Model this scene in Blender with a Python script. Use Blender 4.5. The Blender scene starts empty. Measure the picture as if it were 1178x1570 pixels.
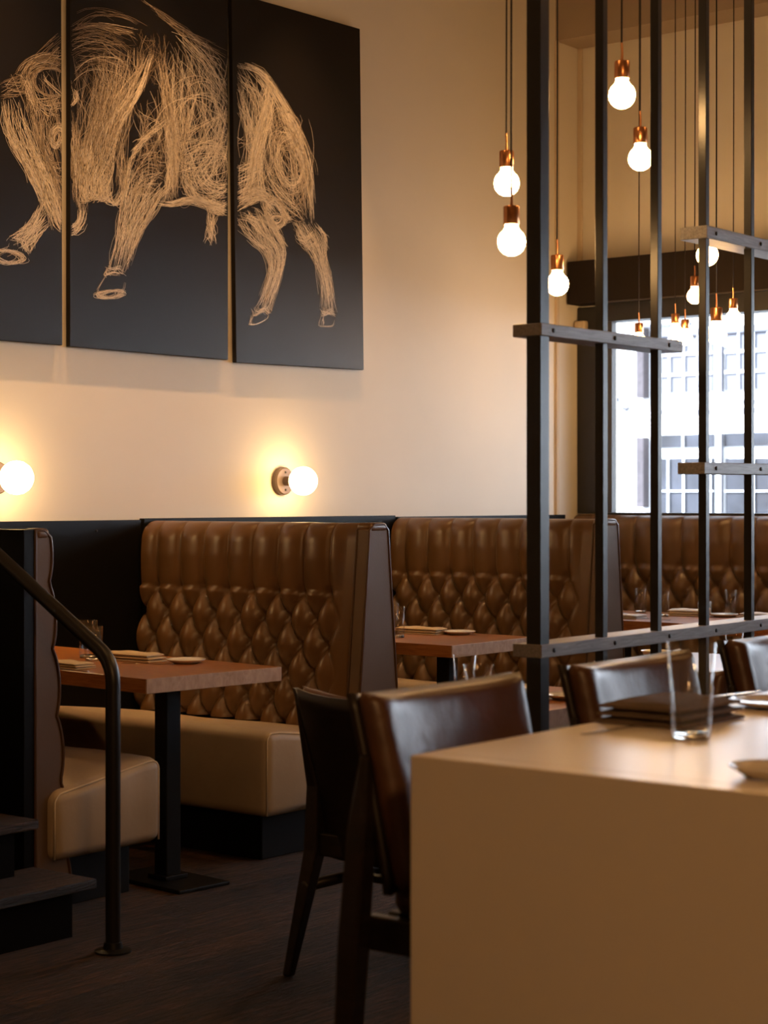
import bpy, bmesh, math, random
from mathutils import Vector, Matrix
random.seed(7)
PI = math.pi
scn = bpy.context.scene
COL = scn.collection

# ------------------------------------------------------------------ materials
def mat(name, col, rough=0.5, metal=0.0, spec=0.5, bump=None, noise=None, coat=0.0, sheen=0.0):
    m = bpy.data.materials.new(name); m.use_nodes = True
    nt = m.node_tree; b = nt.nodes['Principled BSDF']
    b.inputs['Base Color'].default_value = (*col, 1)
    b.inputs['Roughness'].default_value = rough
    b.inputs['Metallic'].default_value = metal
    b.inputs['Specular IOR Level'].default_value = spec
    b.inputs['Coat Weight'].default_value = coat
    b.inputs['Sheen Weight'].default_value = sheen
    tc = nt.nodes.new('ShaderNodeTexCoord')
    if noise:                                   # (scale, amount): mottled tone of the material itself
        n = nt.nodes.new('ShaderNodeTexNoise'); n.inputs['Scale'].default_value = noise[0]
        n.inputs['Detail'].default_value = 5
        nt.links.new(tc.outputs['Object'], n.inputs['Vector'])
        r = nt.nodes.new('ShaderNodeValToRGB')
        a = noise[1]
        r.color_ramp.elements[0].position = .3; r.color_ramp.elements[1].position = .7
        r.color_ramp.elements[0].color = (*[c * (1 - a) for c in col], 1)
        r.color_ramp.elements[1].color = (*[min(1, c * (1 + a)) for c in col], 1)
        nt.links.new(n.outputs['Fac'], r.inputs['Fac'])
        nt.links.new(r.outputs['Color'], b.inputs['Base Color'])
    if bump:                                    # (scale, strength)
        n2 = nt.nodes.new('ShaderNodeTexNoise'); n2.inputs['Scale'].default_value = bump[0]
        n2.inputs['Detail'].default_value = 4
        nt.links.new(tc.outputs['Object'], n2.inputs['Vector'])
        bp = nt.nodes.new('ShaderNodeBump'); bp.inputs['Strength'].default_value = bump[1]
        bp.inputs['Distance'].default_value = 0.01
        nt.links.new(n2.outputs['Fac'], bp.inputs['Height'])
        nt.links.new(bp.outputs['Normal'], b.inputs['Normal'])
    return m

def wood(name, c1, c2, scale=(1, 14, 14), rough=0.4, plank=None, bump=0.1, spec=0.5, ramp=(.32, .68)):
    """Grain along the object's X axis; plank = (length, width) adds boards of different tone."""
    m = bpy.data.materials.new(name); m.use_nodes = True
    nt = m.node_tree; L = nt.links; b = nt.nodes['Principled BSDF']
    b.inputs['Roughness'].default_value = rough
    b.inputs['Specular IOR Level'].default_value = spec
    tc = nt.nodes.new('ShaderNodeTexCoord')
    mp = nt.nodes.new('ShaderNodeMapping'); mp.inputs['Scale'].default_value = scale
    L.new(tc.outputs['Object'], mp.inputs['Vector'])
    n = nt.nodes.new('ShaderNodeTexNoise'); n.inputs['Scale'].default_value = 7.0
    n.inputs['Detail'].default_value = 8; n.inputs['Roughness'].default_value = .65
    n.inputs['Distortion'].default_value = .8
    L.new(mp.outputs['Vector'], n.inputs['Vector'])
    r = nt.nodes.new('ShaderNodeValToRGB')
    r.color_ramp.elements[0].position = ramp[0]; r.color_ramp.elements[1].position = ramp[1]
    r.color_ramp.elements[0].color = (*c1, 1); r.color_ramp.elements[1].color = (*c2, 1)
    L.new(n.outputs['Fac'], r.inputs['Fac'])
    out = r.outputs['Color']
    if plank:
        bk = nt.nodes.new('ShaderNodeTexBrick')
        bk.inputs['Scale'].default_value = 1.0
        bk.inputs['Brick Width'].default_value = plank[0]; bk.inputs['Row Height'].default_value = plank[1]
        bk.inputs['Mortar Size'].default_value = plank[2]
        bk.inputs['Color1'].default_value = (.55, .55, .55, 1); bk.inputs['Color2'].default_value = (1.15, 1.12, 1.1, 1)
        bk.inputs['Mortar'].default_value = (.2, .2, .2, 1); bk.offset = .37
        L.new(tc.outputs['Object'], bk.inputs['Vector'])
        mx = nt.nodes.new('ShaderNodeMixRGB'); mx.blend_type = 'MULTIPLY'; mx.inputs['Fac'].default_value = 1
        L.new(out, mx.inputs['Color1']); L.new(bk.outputs['Color'], mx.inputs['Color2'])
        out = mx.outputs['Color']
    L.new(out, b.inputs['Base Color'])
    bp = nt.nodes.new('ShaderNodeBump'); bp.inputs['Strength'].default_value = min(1, bump); bp.inputs['Distance'].default_value = .01 if bump < .8 else .03
    L.new(n.outputs['Fac'], bp.inputs['Height']); L.new(bp.outputs['Normal'], b.inputs['Normal'])
    return m

def emit(name, col, s):
    m = bpy.data.materials.new(name); m.use_nodes = True
    nt = m.node_tree; nt.nodes.clear()
    o = nt.nodes.new('ShaderNodeOutputMaterial'); e = nt.nodes.new('ShaderNodeEmission')
    e.inputs['Color'].default_value = (*col, 1); e.inputs['Strength'].default_value = s
    nt.links.new(e.outputs[0], o.inputs['Surface'])
    return m

def pane_mat(name, tint=(.95, .97, 1), edge=.6):
    m = bpy.data.materials.new(name); m.use_nodes = True
    nt = m.node_tree; nt.nodes.clear()
    o = nt.nodes.new('ShaderNodeOutputMaterial'); t = nt.nodes.new('ShaderNodeBsdfTransparent')
    g = nt.nodes.new('ShaderNodeBsdfGlossy'); g.inputs['Roughness'].default_value = .02
    t.inputs['Color'].default_value = (*tint, 1)
    lw = nt.nodes.new('ShaderNodeLayerWeight'); lw.inputs['Blend'].default_value = .5
    f = nt.nodes.new('ShaderNodeMapRange'); f.interpolation_type = 'SMOOTHERSTEP'
    f.inputs['From Min'].default_value = .35; f.inputs['To Min'].default_value = .035; f.inputs['To Max'].default_value = edge
    nt.links.new(lw.outputs['Facing'], f.inputs['Value'])
    x = nt.nodes.new('ShaderNodeMixShader')
    nt.links.new(f.outputs[0], x.inputs[0]); nt.links.new(t.outputs[0], x.inputs[1]); nt.links.new(g.outputs[0], x.inputs[2])
    nt.links.new(x.outputs[0], o.inputs['Surface'])
    return m

def glass_mat(name):
    m = bpy.data.materials.new(name); m.use_nodes = True
    b = m.node_tree.nodes['Principled BSDF']
    b.inputs['Base Color'].default_value = (.98, .98, .97, 1)
    b.inputs['Roughness'].default_value = .01
    b.inputs['Transmission Weight'].default_value = 1.0
    b.inputs['IOR'].default_value = 1.45
    return m

M = {}
M['plaster'] = mat('cream_plaster', (.80, .752, .665), .85, spec=.2, bump=(3.0, .06), noise=(1.3, .035))
M['shaded_tan'] = mat('shaded_tan', (.46, .37, .28), .8, spec=.2, noise=(2, .04))
M['trim_paint'] = mat('cream_trim_paint', (.66, .56, .43), .7, spec=.3)
M['ceiling'] = mat('ceiling_paint', (.30, .23, .16), .9, spec=.1)
M['dark_wall'] = mat('dark_plum_paint', (.16, .12, .09), .9, spec=.1)
M['floor'] = wood('dark_floor_boards', (.0035, .0025, .002), (.21, .115, .065), (1.1, 13, 13), .30, plank=(1.6, .15, .004), bump=.9, ramp=(.40, .66))
M['panel_black'] = mat('black_panel_laminate', (.004, .004, .005), .42, spec=.14, bump=(60, .02))
M['canvas_black'] = mat('black_canvas', (.006, .004, .0035), .47, spec=.34, bump=(300, .03))
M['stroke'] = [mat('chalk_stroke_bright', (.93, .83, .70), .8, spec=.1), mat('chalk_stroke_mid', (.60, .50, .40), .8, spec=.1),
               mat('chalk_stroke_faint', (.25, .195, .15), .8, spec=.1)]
M['leather'] = mat('brown_leather', (.110, .056, .022), .34, spec=.5, bump=(90, .05), noise=(6, .12))
M['leather_seat'] = mat('tan_seat_leather', (.40, .32, .235), .45, spec=.4, bump=(70, .06), noise=(5, .08))
M['leather_end'] = mat('taupe_leather', (.115, .075, .05), .5, spec=.3, bump=(80, .04), noise=(4, .06))
M['welt'] = mat('leather_welt', (.07, .036, .018), .35, bump=(90, .04))
M['button'] = mat('leather_button', (.06, .030, .013), .4)
M['chair_leather'] = mat('espresso_leather', (.085, .036, .016), .37, spec=.55, bump=(16, .28), noise=(7, .3))
M['chair_wood'] = wood('dark_chair_wood', (.006, .004, .003), (.018, .010, .007), (2, 2, 10), .4, bump=.05)
M['table_wood'] = wood('red_oak_tabletop', (.24, .078, .019), (.45, .182, .053), (14, 1.2, 14), .3, plank=None, bump=.03)
M['table_edge'] = wood('daylit_end_grain', (.36, .24, .18), (.52, .38, .30), (6, 6, 3), .5, bump=.03)  # end grain coloured paler to carry the daylight on that face
M['black_metal'] = mat('black_powder_coat', (.005, .005, .006), .45, spec=.25)
M['pipe'] = mat('black_enamel_pipe', (.008, .007, .007), .38, spec=.5)
M['steel'] = mat('blackened_steel', (.006, .006, .007), .36, spec=.6, noise=(30, .2))
M['rail_wood'] = wood('grey_stained_rail', (.15, .14, .15), (.29, .275, .29), (1.5, 20, 20), .42, bump=.12)
M['bolt'] = mat('dark_bolt', (.01, .01, .011), .4, metal=.6)
M['laminate'] = mat('cream_laminate', (.77, .70, .60), .28, spec=.45, noise=(3, .02))
M['copper'] = mat('brushed_copper', (.72, .33, .15), .28, metal=1.0)
M['cord'] = mat('black_cord', (.008, .006, .005), .7)
M['bulb'] = emit('lit_bulb', (1.0, .55, .20), 62)
M['globe'] = emit('lit_opal_globe', (1.0, .62, .25), 21)
M['bronze'] = mat('brown_bronze', (.13, .095, .085), .5, metal=.3)
M['china'] = mat('white_china', (.72, .68, .62), .2, coat=.3)
M['linen_grey'] = mat('grey_linen', (.30, .27, .24), .9, spec=.1, bump=(250, .15))
M['linen_white'] = mat('white_linen', (.68, .66, .64), .9, spec=.1, bump=(250, .15))
M['linen_cream'] = mat('cream_linen', (.56, .46, .33), .9, spec=.1, bump=(250, .15))
M['linen_taupe'] = mat('taupe_linen', (.14, .105, .08), .9, spec=.1, bump=(250, .15))
M['silver'] = mat('cutlery_steel', (.72, .70, .68), .22, metal=1.0)
M['glass'] = pane_mat('clear_drinking_glass', (.97, .97, .96), .42)
M['glass_base'] = glass_mat('thick_glass_base')
M['votive'] = mat('amber_votive_wax', (.62, .36, .2), .5)
M['pane'] = pane_mat('window_pane')
M['frame'] = mat('charcoal_frame', (.020, .018, .017), .5)
M['frame_grey'] = mat('grey_frame_edge', (.055, .055, .058), .45)
M['shade'] = mat('dark_brown_shade', (.020, .013, .010), .75, spec=.2)
M['shade_bar'] = mat('shade_bar_metal', (.05, .04, .033), .6)
M['device'] = mat('ivory_plastic', (.62, .52, .38), .5)
M['facade'] = mat('white_render', (.82, .82, .82), .9, spec=.1)
M['facade_trim'] = mat('facade_line', (.12, .12, .14), .8)
M['brick'] = mat('weathered_brick', (.06, .05, .055), .9, noise=(12, .3))
M['pane_up'] = mat('pale_upper_pane', (.125, .125, .145), .6, spec=.2, noise=(.7, .15))
M['pane_low'] = mat('shop_pane', (.028, .030, .039), .5, spec=.3, noise=(.9, .6))
M['muntin'] = mat('white_muntin', (.75, .77, .8), .7)
M['asphalt'] = mat('asphalt', (.22, .22, .22), .95)

# ------------------------------------------------------------------ mesh helpers
def bm_obj(name, bm, m, parent=None, smooth=False, loc=None):
    me = bpy.data.meshes.new(name)
    bmesh.ops.recalc_face_normals(bm, faces=bm.faces) if smooth != 'keep' else None
    bm.to_mesh(me); bm.free()
    for k in (m if isinstance(m, (list, tuple)) else [m]): me.materials.append(k)
    if smooth:
        for p in me.polygons: p.use_smooth = True
    o = bpy.data.objects.new(name, me); COL.objects.link(o)
    if parent: o.parent = parent
    if loc: o.location = loc
    return o

def add_box(bm, x0, x1, y0, y1, z0, z1, bevel=0, seg=2, mi=0, mtx=None):
    r = bmesh.ops.create_cube(bm, size=1.0)
    vs = r['verts']
    for v in vs:
        v.co = Vector(((x0 + x1) / 2 + v.co.x * (x1 - x0), (y0 + y1) / 2 + v.co.y * (y1 - y0), (z0 + z1) / 2 + v.co.z * (z1 - z0)))
    fs = list({f for v in vs for f in v.link_faces})
    for f in fs: f.material_index = mi
    if bevel:
        es = list({e for v in vs for e in v.link_edges})
        rb = bmesh.ops.bevel(bm, geom=es, offset=bevel, segments=seg, affect='EDGES', profile=.5)
        vs = list({v for f in rb['faces'] for v in f.verts} | {v for v in vs if v.is_valid})
        for f in rb['faces']: f.material_index = mi
    if mtx is not None:
        for v in vs: v.co = mtx @ v.co
    return vs

def box(name, x0, x1, y0, y1, z0, z1, m, parent=None, bevel=0, seg=2, smooth=False):
    bm = bmesh.new(); add_box(bm, x0, x1, y0, y1, z0, z1, bevel, seg)
    o = bm_obj(name, bm, m, parent)
    if bevel and smooth: shade_auto(o)
    return o

def shade_auto(o, ang=40):
    me = o.data
    for p in me.polygons: p.use_smooth = True
    bm = bmesh.new(); bm.from_mesh(me)
    for e in bm.edges:
        if len(e.link_faces) == 2 and e.calc_face_angle(0) > math.radians(ang): e.smooth = False
    bm.to_mesh(me); bm.free()

def add_tube(bm, pts, rad, n=10, caps=True, mi=0):
    pts = [Vector(p) for p in pts]; rings = []; a = None
    for i, p in enumerate(pts):
        d = (pts[min(i + 1, len(pts) - 1)] - pts[max(i - 1, 0)]).normalized()
        if a is None:
            a = d.cross(Vector((0, 0, 1)))
            if a.length < 1e-3: a = d.cross(Vector((1, 0, 0)))
        a = (a - d * a.dot(d)).normalized(); b = d.cross(a).normalized()
        r = rad[i] if isinstance(rad, (list, tuple)) else rad
        rings.append([bm.verts.new(p + a * r * math.cos(2 * PI * k / n) + b * r * math.sin(2 * PI * k / n)) for k in range(n)])
    for i in range(len(rings) - 1):
        for k in range(n):
            f = bm.faces.new((rings[i][k], rings[i][(k + 1) % n], rings[i + 1][(k + 1) % n], rings[i + 1][k])); f.material_index = mi
    if caps:
        bm.faces.new(rings[0]).material_index = mi; bm.faces.new(rings[-1]).material_index = mi

def add_lathe(bm, prof, n=28, c=(0, 0, 0), close=False, mi=0, axis='z'):
    rings = []
    def P(r, z, a):
        if axis == 'z': return Vector((c[0] + r * math.cos(a), c[1] + r * math.sin(a), c[2] + z))
        return Vector((c[0] + r * math.cos(a), c[1] - z, c[2] + r * math.sin(a)))       # axis towards -Y
    for r, z in prof:
        if r < 1e-5: rings.append([bm.verts.new(P(0, z, 0))])
        else: rings.append([bm.verts.new(P(r, z, 2 * PI * k / n)) for k in range(n)])
    for a, b in zip(rings, rings[1:]):
        if len(a) == 1 and len(b) == 1: continue
        for k in range(n):
            if len(a) == 1: f = bm.faces.new((a[0], b[(k + 1) % n], b[k]))
            elif len(b) == 1: f = bm.faces.new((a[k], a[(k + 1) % n], b[0]))
            else: f = bm.faces.new((a[k], a[(k + 1) % n], b[(k + 1) % n], b[k]))
            f.material_index = mi

def lathe(name, prof, m, parent=None, n=28, c=(0, 0, 0), smooth=True, axis='z', auto=None):
    bm = bmesh.new(); add_lathe(bm, prof, n, c, axis=axis)
    o = bm_obj(name, bm, m, parent, smooth=smooth)
    if auto: shade_auto(o, auto)
    return o

def tube(name, pts, rad, m, parent=None, n=10):
    bm = bmesh.new(); add_tube(bm, pts, rad, n)
    o = bm_obj(name, bm, m, parent, smooth=True); shade_auto(o, 50); return o

def thing(name, label, cat, loc=(0, 0, 0), rz=0, group=None):
    o = bpy.data.objects.new(name, None); COL.objects.link(o)
    o.location = loc; o.rotation_euler = (0, 0, rz); o.empty_display_size = .1
    o['label'] = label; o['category'] = cat
    if group: o['group'] = group
    return o

def tag(o, label, cat, group=None):
    o['label'] = label; o['category'] = cat
    if group: o['group'] = group
    return o

def struct(o, label=None, cat=None):
    o['kind'] = 'structure'
    if label: o['label'] = label
    if cat: o['category'] = cat
    return o

KIDS = {}
def dup(root, loc, rz=None, label=None, group=None, scale=None):
    r = root.copy(); COL.objects.link(r); r.location = loc
    if rz is not None: r.rotation_euler = (0, 0, rz)
    if scale: r.scale = scale
    if label: r['label'] = label
    if group: r['group'] = group
    def rec(a, b):
        for ch in [o for o in bpy.data.objects if o.parent == a]:
            c = ch.copy(); COL.objects.link(c); c.parent = b
            rec(ch, c)
    rec(root, r)
    return r

def catmull(pts, n):
    P = [Vector(p) for p in pts]; P = [P[0] * 2 - P[1]] + P + [P[-1] * 2 - P[-2]]
    out = []; segs = len(P) - 3
    for i in range(n):
        t = i / (n - 1) * segs; k = min(int(t), segs - 1); u = t - k
        a, b, c, d = P[k:k + 4]
        out.append(.5 * ((2 * b) + (c - a) * u + (2 * a - 5 * b + 4 * c - d) * u * u + (3 * b - a - 3 * c + d) * u ** 3))
    return out

# ------------------------------------------------------------------ key dimensions (metres; X runs along the bull wall, Z up)
YW = 5.84          # bull wall
XW = 9.19          # window wall
CEIL = 4.6
SILL, HEAD = 1.262, 2.73

# ------------------------------------------------------------------ room shell
bm = bmesh.new(); add_box(bm, -3.2, 9.4, -3.2, 6.04, -.12, 0); struct(bm_obj('floor', bm, M['floor']))
bm = bmesh.new(); add_box(bm, -3.2, 9.4, -3.2, 6.04, CEIL, CEIL + .2); struct(bm_obj('ceiling', bm, M['ceiling']))
bm = bmesh.new(); add_box(bm, -3.2, 9.4, YW, YW + .2, 0, CEIL); struct(bm_obj('wall_left', bm, M['plaster']))
bm = bmesh.new()
YO0, YO1 = -2.4, 5.70      # opening
add_box(bm, XW, XW + .2, -3.0, YW, 0, SILL)
add_box(bm, XW, XW + .2, -3.0, YW, HEAD, CEIL)
add_box(bm, XW, XW + .2, YO1, YW, SILL, HEAD)
add_box(bm, XW, XW + .2, -3.0, YO0, SILL, HEAD)
struct(bm_obj('wall_front', bm, M['plaster']))
bm = bmesh.new(); add_box(bm, -3.2, 9.4, -3.2, -3.0, 0, CEIL); struct(bm_obj('wall_right', bm, M['dark_wall']))
bm = bmesh.new(); add_box(bm, -3.2, -3.0, -3.0, YW, 0, CEIL); struct(bm_obj('wall_back', bm, M['dark_wall']))
bm = bmesh.new(); add_box(bm, 8.94, XW, -3.0, YW, 4.0, CEIL); struct(bm_obj('trim_1', bm, M['shaded_tan']))        # bulkhead over the window, its shade put into the darker tan
bm = bmesh.new(); add_box(bm, 8.93, 8.955, YW - .018, YW, 1.25, 4.0, .003); struct(bm_obj('trim_2', bm, M['trim_paint']))
bm = bmesh.new(); add_box(bm, XW - .018, XW, YW - .03, YW, HEAD, 4.0, .003); struct(bm_obj('trim_3', bm, M['trim_paint']))

# dark wainscot boards on the bull wall, one board per booth, with small screws
for i, (x0, x1, zt) in enumerate(((2.2, 5.60, 1.256), (5.62, 7.40, 1.262), (7.42, 9.0, 1.255))):
    bm = bmesh.new(); add_box(bm, x0, x1, YW - .03, YW, 0, zt, .002)
    o = struct(bm_obj('trim_%d' % (4 + i), bm, M['panel_black']))
    bm = bmesh.new()
    for k in range(int((x1 - x0) / .42)):
        add_lathe(bm, [(0, .0025), (.006, .0015), (.007, 0)], 8, (x0 + .2 + k * .42, YW - .03, zt - .045), axis='y')
    s = bm_obj('screw', bm, M['bolt'], o, smooth=True)

# window: frame, jamb, pane
bm = bmesh.new()
add_box(bm, 9.165, XW + .06, 5.62, YW - .005, SILL, 2.47, .004)                      # wide dark jamb by the corner
add_box(bm, 9.12, XW + .06, -2.5, 5.62, 2.375, 2.70, .004)                          # head
add_box(bm, 9.12, XW + .08, -2.5, 5.62, SILL - .012, SILL + .006, .003)             # sill strip
for y in (3.55, 1.5, -.55, -2.48): add_box(bm, 9.13, XW + .06, y, y + .07, SILL, 2.40, .004)
fr = struct(bm_obj('window_1', bm, M['frame']))
bm = bmesh.new(); add_box(bm, 9.15, 9.20, 5.59, 5.66, SILL, 2.40, .003); bm_obj('window_frame', bm, M['frame_grey'], fr)
bm = bmesh.new(); add_box(bm, XW + .02, XW + .028, -2.45, 5.64, SILL, 2.40); bm_obj('glass_pane', bm, M['pane'], fr)

# roller shade box above the window
sh = thing('roller_shade', 'dark brown roller shade box above the street window', 'shade', (9.1, 5.2, 2.48))
def W2L(root):
    return lambda x, y, z: (x - root.location.x, y - root.location.y, z - root.location.z)
bm = bmesh.new(); add_box(bm, -.06, .085, -7.7, .625, 0, .25, .006); bm_obj('shade_cassette', bm, M['shade'], sh)
bm = bmesh.new(); add_box(bm, -.063, -.05, -7.7, .42, -.006, .002, .002); bm_obj('hem_bar', bm, M['shade_bar'], sh)
dv = thing('wall_sensor', 'small ivory sensor box on the dark window jamb', 'sensor', (9.165, 5.80, 2.33))
bm = bmesh.new(); add_box(bm, -.05, 0, -.045, .03, -.04, .06, .012, 3); bm_obj('sensor_body', bm, M['device'], dv, smooth=True)
bm = bmesh.new(); add_box(bm, -.052, -.049, -.03, .015, -.01, .03, .001); bm_obj('sensor_lens', bm, M['trim_paint'], dv)

# ------------------------------------------------------------------ bull triptych
F_, S_, C_ = 2812.0, math.sin(math.radians(38.5)), math.cos(math.radians(38.5))
YP = YW - .036      # face of the canvases
def wallpt(px, py):
    """drawing coordinates of the artwork -> metres along the wall (a fixed chart of the flat canvas)"""
    u = (px - 589) / F_
    Z = YP / (S_ - C_ * u)
    return ((C_ + S_ * u) * Z, 1.35 - (py - 764) * Z / F_)

strokes = []      # (points, width px, tone)
rnd = random.Random(11)
def bundle(A, B, n, tone=0, jit=2.5, w=1.0, s=(0, 1), part=.7, closed=False):
    m = 26; n = int(n * .62); tone -= .22
    a, b = catmull([(*p, 0) for p in A], m), catmull([(*p, 0) for p in B], m)
    for _ in range(n):
        t = rnd.random(); t2 = min(1, max(0, t + rnd.uniform(-.45, .45)))
        L = rnd.uniform(part * .35, part * 1.1 if rnd.random() < .7 else 1.0) * (s[1] - s[0]); L = min(L, s[1] - s[0]); s0 = s[0] + rnd.random() * (s[1] - s[0] - L)
        k = max(5, int(13 * L)); ph = rnd.uniform(0, 6.3); fr = rnd.uniform(1.2, 5.0); am = rnd.gauss(0, jit * 1.5)
        ox, oy = rnd.gauss(0, jit * .7), rnd.gauss(0, jit * .7)
        pts = []
        for i in range(k):
            q = s0 + L * i / (k - 1); tt = t + (t2 - t) * i / (k - 1)
            f = q * (m - 1); j = min(int(f), m - 2); f -= j
            p = (a[j].lerp(a[j + 1], f)).lerp(b[j].lerp(b[j + 1], f), tt)
            pts.append((p.x + ox + am * math.sin(ph + fr * q * 3), p.y + oy + am * .6 * math.cos(ph * 1.7 + fr * q * 3)))
        mx, my = pts[len(pts) // 2]
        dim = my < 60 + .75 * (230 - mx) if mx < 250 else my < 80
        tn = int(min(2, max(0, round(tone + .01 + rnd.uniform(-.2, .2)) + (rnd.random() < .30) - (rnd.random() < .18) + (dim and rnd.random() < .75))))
        strokes.append((pts, w * rnd.uniform(.6, 1.25), tn))
def loops(cx, cy, rx, ry, n, tone=0, rot=0, jit=.18, span=(.45, 1.0), w=1.0):
    for _ in range(n):
        a0 = rnd.uniform(0, 2 * PI); sp = 2 * PI * rnd.uniform(*span)
        ex, ey = rx * (1 + rnd.gauss(0, jit)), ry * (1 + rnd.gauss(0, jit)); r2 = rot + rnd.gauss(0, .12)
        dx, dy = rnd.gauss(0, rx * jit * .5), rnd.gauss(0, ry * jit * .5); k = 16
        pts = []
        for i in range(k):
            a = a0 + sp * i / (k - 1); x, y = ex * math.cos(a), ey * math.sin(a)
            pts.append((cx + dx + x * math.cos(r2) - y * math.sin(r2), cy + dy + x * math.sin(r2) + y * math.cos(r2)))
        strokes.append((pts, w * rnd.uniform(.6, 1.2), min(2, max(0, tone + (rnd.random() < .35)))))
# head, muzzle, brow, horn, ear, eye
bundle([(0, 152), (8, 205), (35, 255), (62, 310), (82, 350)], [(34, 150), (48, 205), (72, 262), (92, 318), (104, 356)], 230, 0, 2.2)
bundle([(42, 150), (55, 200), (75, 260), (95, 330)], [(72, 165), (66, 215), (88, 275), (112, 345)], 100, 1, 2)
bundle([(95, 150), (104, 200), (104, 250), (116, 320)], [(122, 190), (122, 240), (126, 280), (130, 330)], 90, 1, 2)
bundle([(82, 300), (80, 330), (92, 352), (112, 360), (130, 342), (132, 308)], [(97, 300), (98, 326), (106, 342), (116, 344), (122, 330), (121, 305)], 110, 0, 1.6)
bundle([(20, 118), (38, 92), (68, 78), (104, 82)], [(48, 148), (50, 112), (75, 100), (106, 110)], 120, 1, 2)
bundle([(0, 128), (18, 120), (44, 110)], [(0, 152), (22, 148), (50, 142)], 70, 1, 1.6)
bundle([(26, 110), (40, 140), (46, 180)], [(40, 104), (50, 140), (70, 170), ], 60, 0, 2)
bundle([(62, 170), (80, 180), (97, 168)], [(52, 152), (76, 150), (98, 150)], 50, 0, 1.6)
loops(79, 126, 29, 21, 26, 1, .25, .05)
bundle([(61, 115), (75, 131), (97, 150)], [(64, 114), (80, 131), (98, 144)], 22, 0, .6)
bundle([(109, 134), (112, 150), (106, 164)], [(117, 137), (120, 150), (112, 164)], 46, 0, .9)
loops(87, 210, 9, 15, 26, 0, .2, .18); loops(86, 212, 4, 8, 16, 0, .2, .2)
bundle([(50, 185), (52, 215), (62, 245)], [(62, 182), (60, 215), (74, 245)], 12, 2, 1.5)
bundle([(66, 230), (80, 246), (94, 250)], [(76, 265), (90, 280), (104, 284)], 46, 1, 1.6)
# hump and mane
bundle([(48, 88), (88, 52), (140, 34), (190, 44), (214, 62)], [(58, 112), (100, 70), (145, 58), (182, 76), (200, 98)], 70, 2, 2.5)
bundle([(104, 42), (140, 34), (176, 38), (212, 44)], [(104, 50), (140, 42), (170, 48), (200, 56)], 40, 1, 1.5)
bundle([(90, 40), (130, 14), (180, 18), (230, 40)], [(105, 60), (140, 28), (190, 30), (225, 55)], 22, 2, 2.5)
bundle([(106, 88), (132, 128), (140, 190), (128, 240)], [(160, 78), (178, 120), (168, 190), (150, 250)], 70, 2, 3)
bundle([(150, 80), (150, 150), (130, 230), (120, 310)], [(222, 70), (212, 118), (188, 185), (168, 245)], 190, 1, 3)
bundle([(224, 76), (212, 112), (192, 150), (165, 192), (150, 236)], [(235, 82), (222, 122), (206, 160), (182, 202), (168, 250)], 80, 0, 2)
bundle([(124, 210), (118, 265), (122, 308), (138, 304)], [(182, 205), (172, 255), (166, 292), (160, 306)], 230, 0, 2.6)
bundle([(106, 200), (110, 240), (112, 290)], [(130, 200), (126, 250), (128, 300)], 60, 1, 2)
bundle([(138, 262), (146, 298), (158, 306), (172, 290)], [(165, 262), (172, 306), (184, 316), (192, 288)], 90, 0, 2)
bundle([(176, 210), (180, 250), (186, 300)], [(196, 235), (196, 270), (192, 300)], 60, 1, 2)
# near foreleg
bundle([(196, 240), (188, 282), (182, 330), (177, 372), (166, 418)], [(262, 290), (243, 312), (222, 346), (206, 378), (192, 420)], 250, 0, 2)
bundle([(196, 250), (188, 290), (186, 318)], [(206, 222), (198, 262), (196, 300)], 60, 0, 1.5)
bundle([(206, 215), (230, 200), (256, 180)], [(198, 262), (206, 235), (250, 190)], 60, 0, 1.6)
bundle([(204, 246), (230, 234), (258, 250)], [(194, 312), (216, 298), (246, 306)], 90, 1, 2)
bundle([(214, 200), (230, 196), (262, 210)], [(208, 250), (232, 240), (262, 250)], 36, 2, 2.5)
bundle([(162, 414), (160, 424), (172, 420), (192, 424)], [(164, 404), (172, 412), (184, 410), (190, 418)], 50, 0, 1.2)
bundle([(163, 420), (154, 434), (148, 446), (160, 456), (178, 455), (190, 446), (193, 432)], [(165, 420), (158, 432), (152, 446), (162, 453), (176, 452), (187, 444), (190, 430)], 12, 1, .7)
loops(169, 451, 18, 5, 34, 0, -.08, .2)
# far foreleg, lifted
bundle([(62, 304), (44, 340), (22, 358), (12, 368)], [(76, 342), (62, 362), (52, 378), (46, 392)], 150, 0, 1.8)
bundle([(12, 368), (30, 372), (44, 392)], [(20, 362), (38, 368), (47, 392)], 26, 0, 1)
loops(12, 394, 24, 9, 34, 0, .12, .16)
bundle([(12, 368), (2, 378), (-6, 388)], [(46, 392), (38, 402), (20, 406)], 8, 1, .8)
# barrel
bundle([(212, -4), (255, 24), (300, 54), (352, 78)], [(218, 6), (262, 38), (308, 70), (352, 96)], 44, 1, 2)
bundle([(245, 78), (246, 150), (258, 220), (268, 285)], [(300, 62), (296, 140), (286, 220), (276, 290)], 100, 1, 3, part=.9)
bundle([(236, 85), (250, 150), (262, 210), (268, 300)], [(250, 80), (262, 150), (272, 215), (276, 300)], 70, 1, 2)
bundle([(262, 40), (302, 92), (352, 168)], [(292, 52), (330, 82), (353, 126)], 90, 0, 2.5)
bundle([(258, 60), (290, 150), (352, 240)], [(300, 70), (330, 130), (352, 190)], 36, 0, 3, part=.9)
bundle([(352, 150), (330, 222), (292, 272)], [(353, 205), (336, 262), (304, 292)], 44, 0, 3, part=.9)
bundle([(262, 215), (300, 190), (352, 170)], [(262, 262), (310, 250), (352, 232)], 26, 0, 4, part=.8)
bundle([(284, 228), (298, 280), (328, 304), (354, 302)], [(310, 250), (322, 272), (338, 282), (354, 278)], 70, 0, 2.2)
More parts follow.
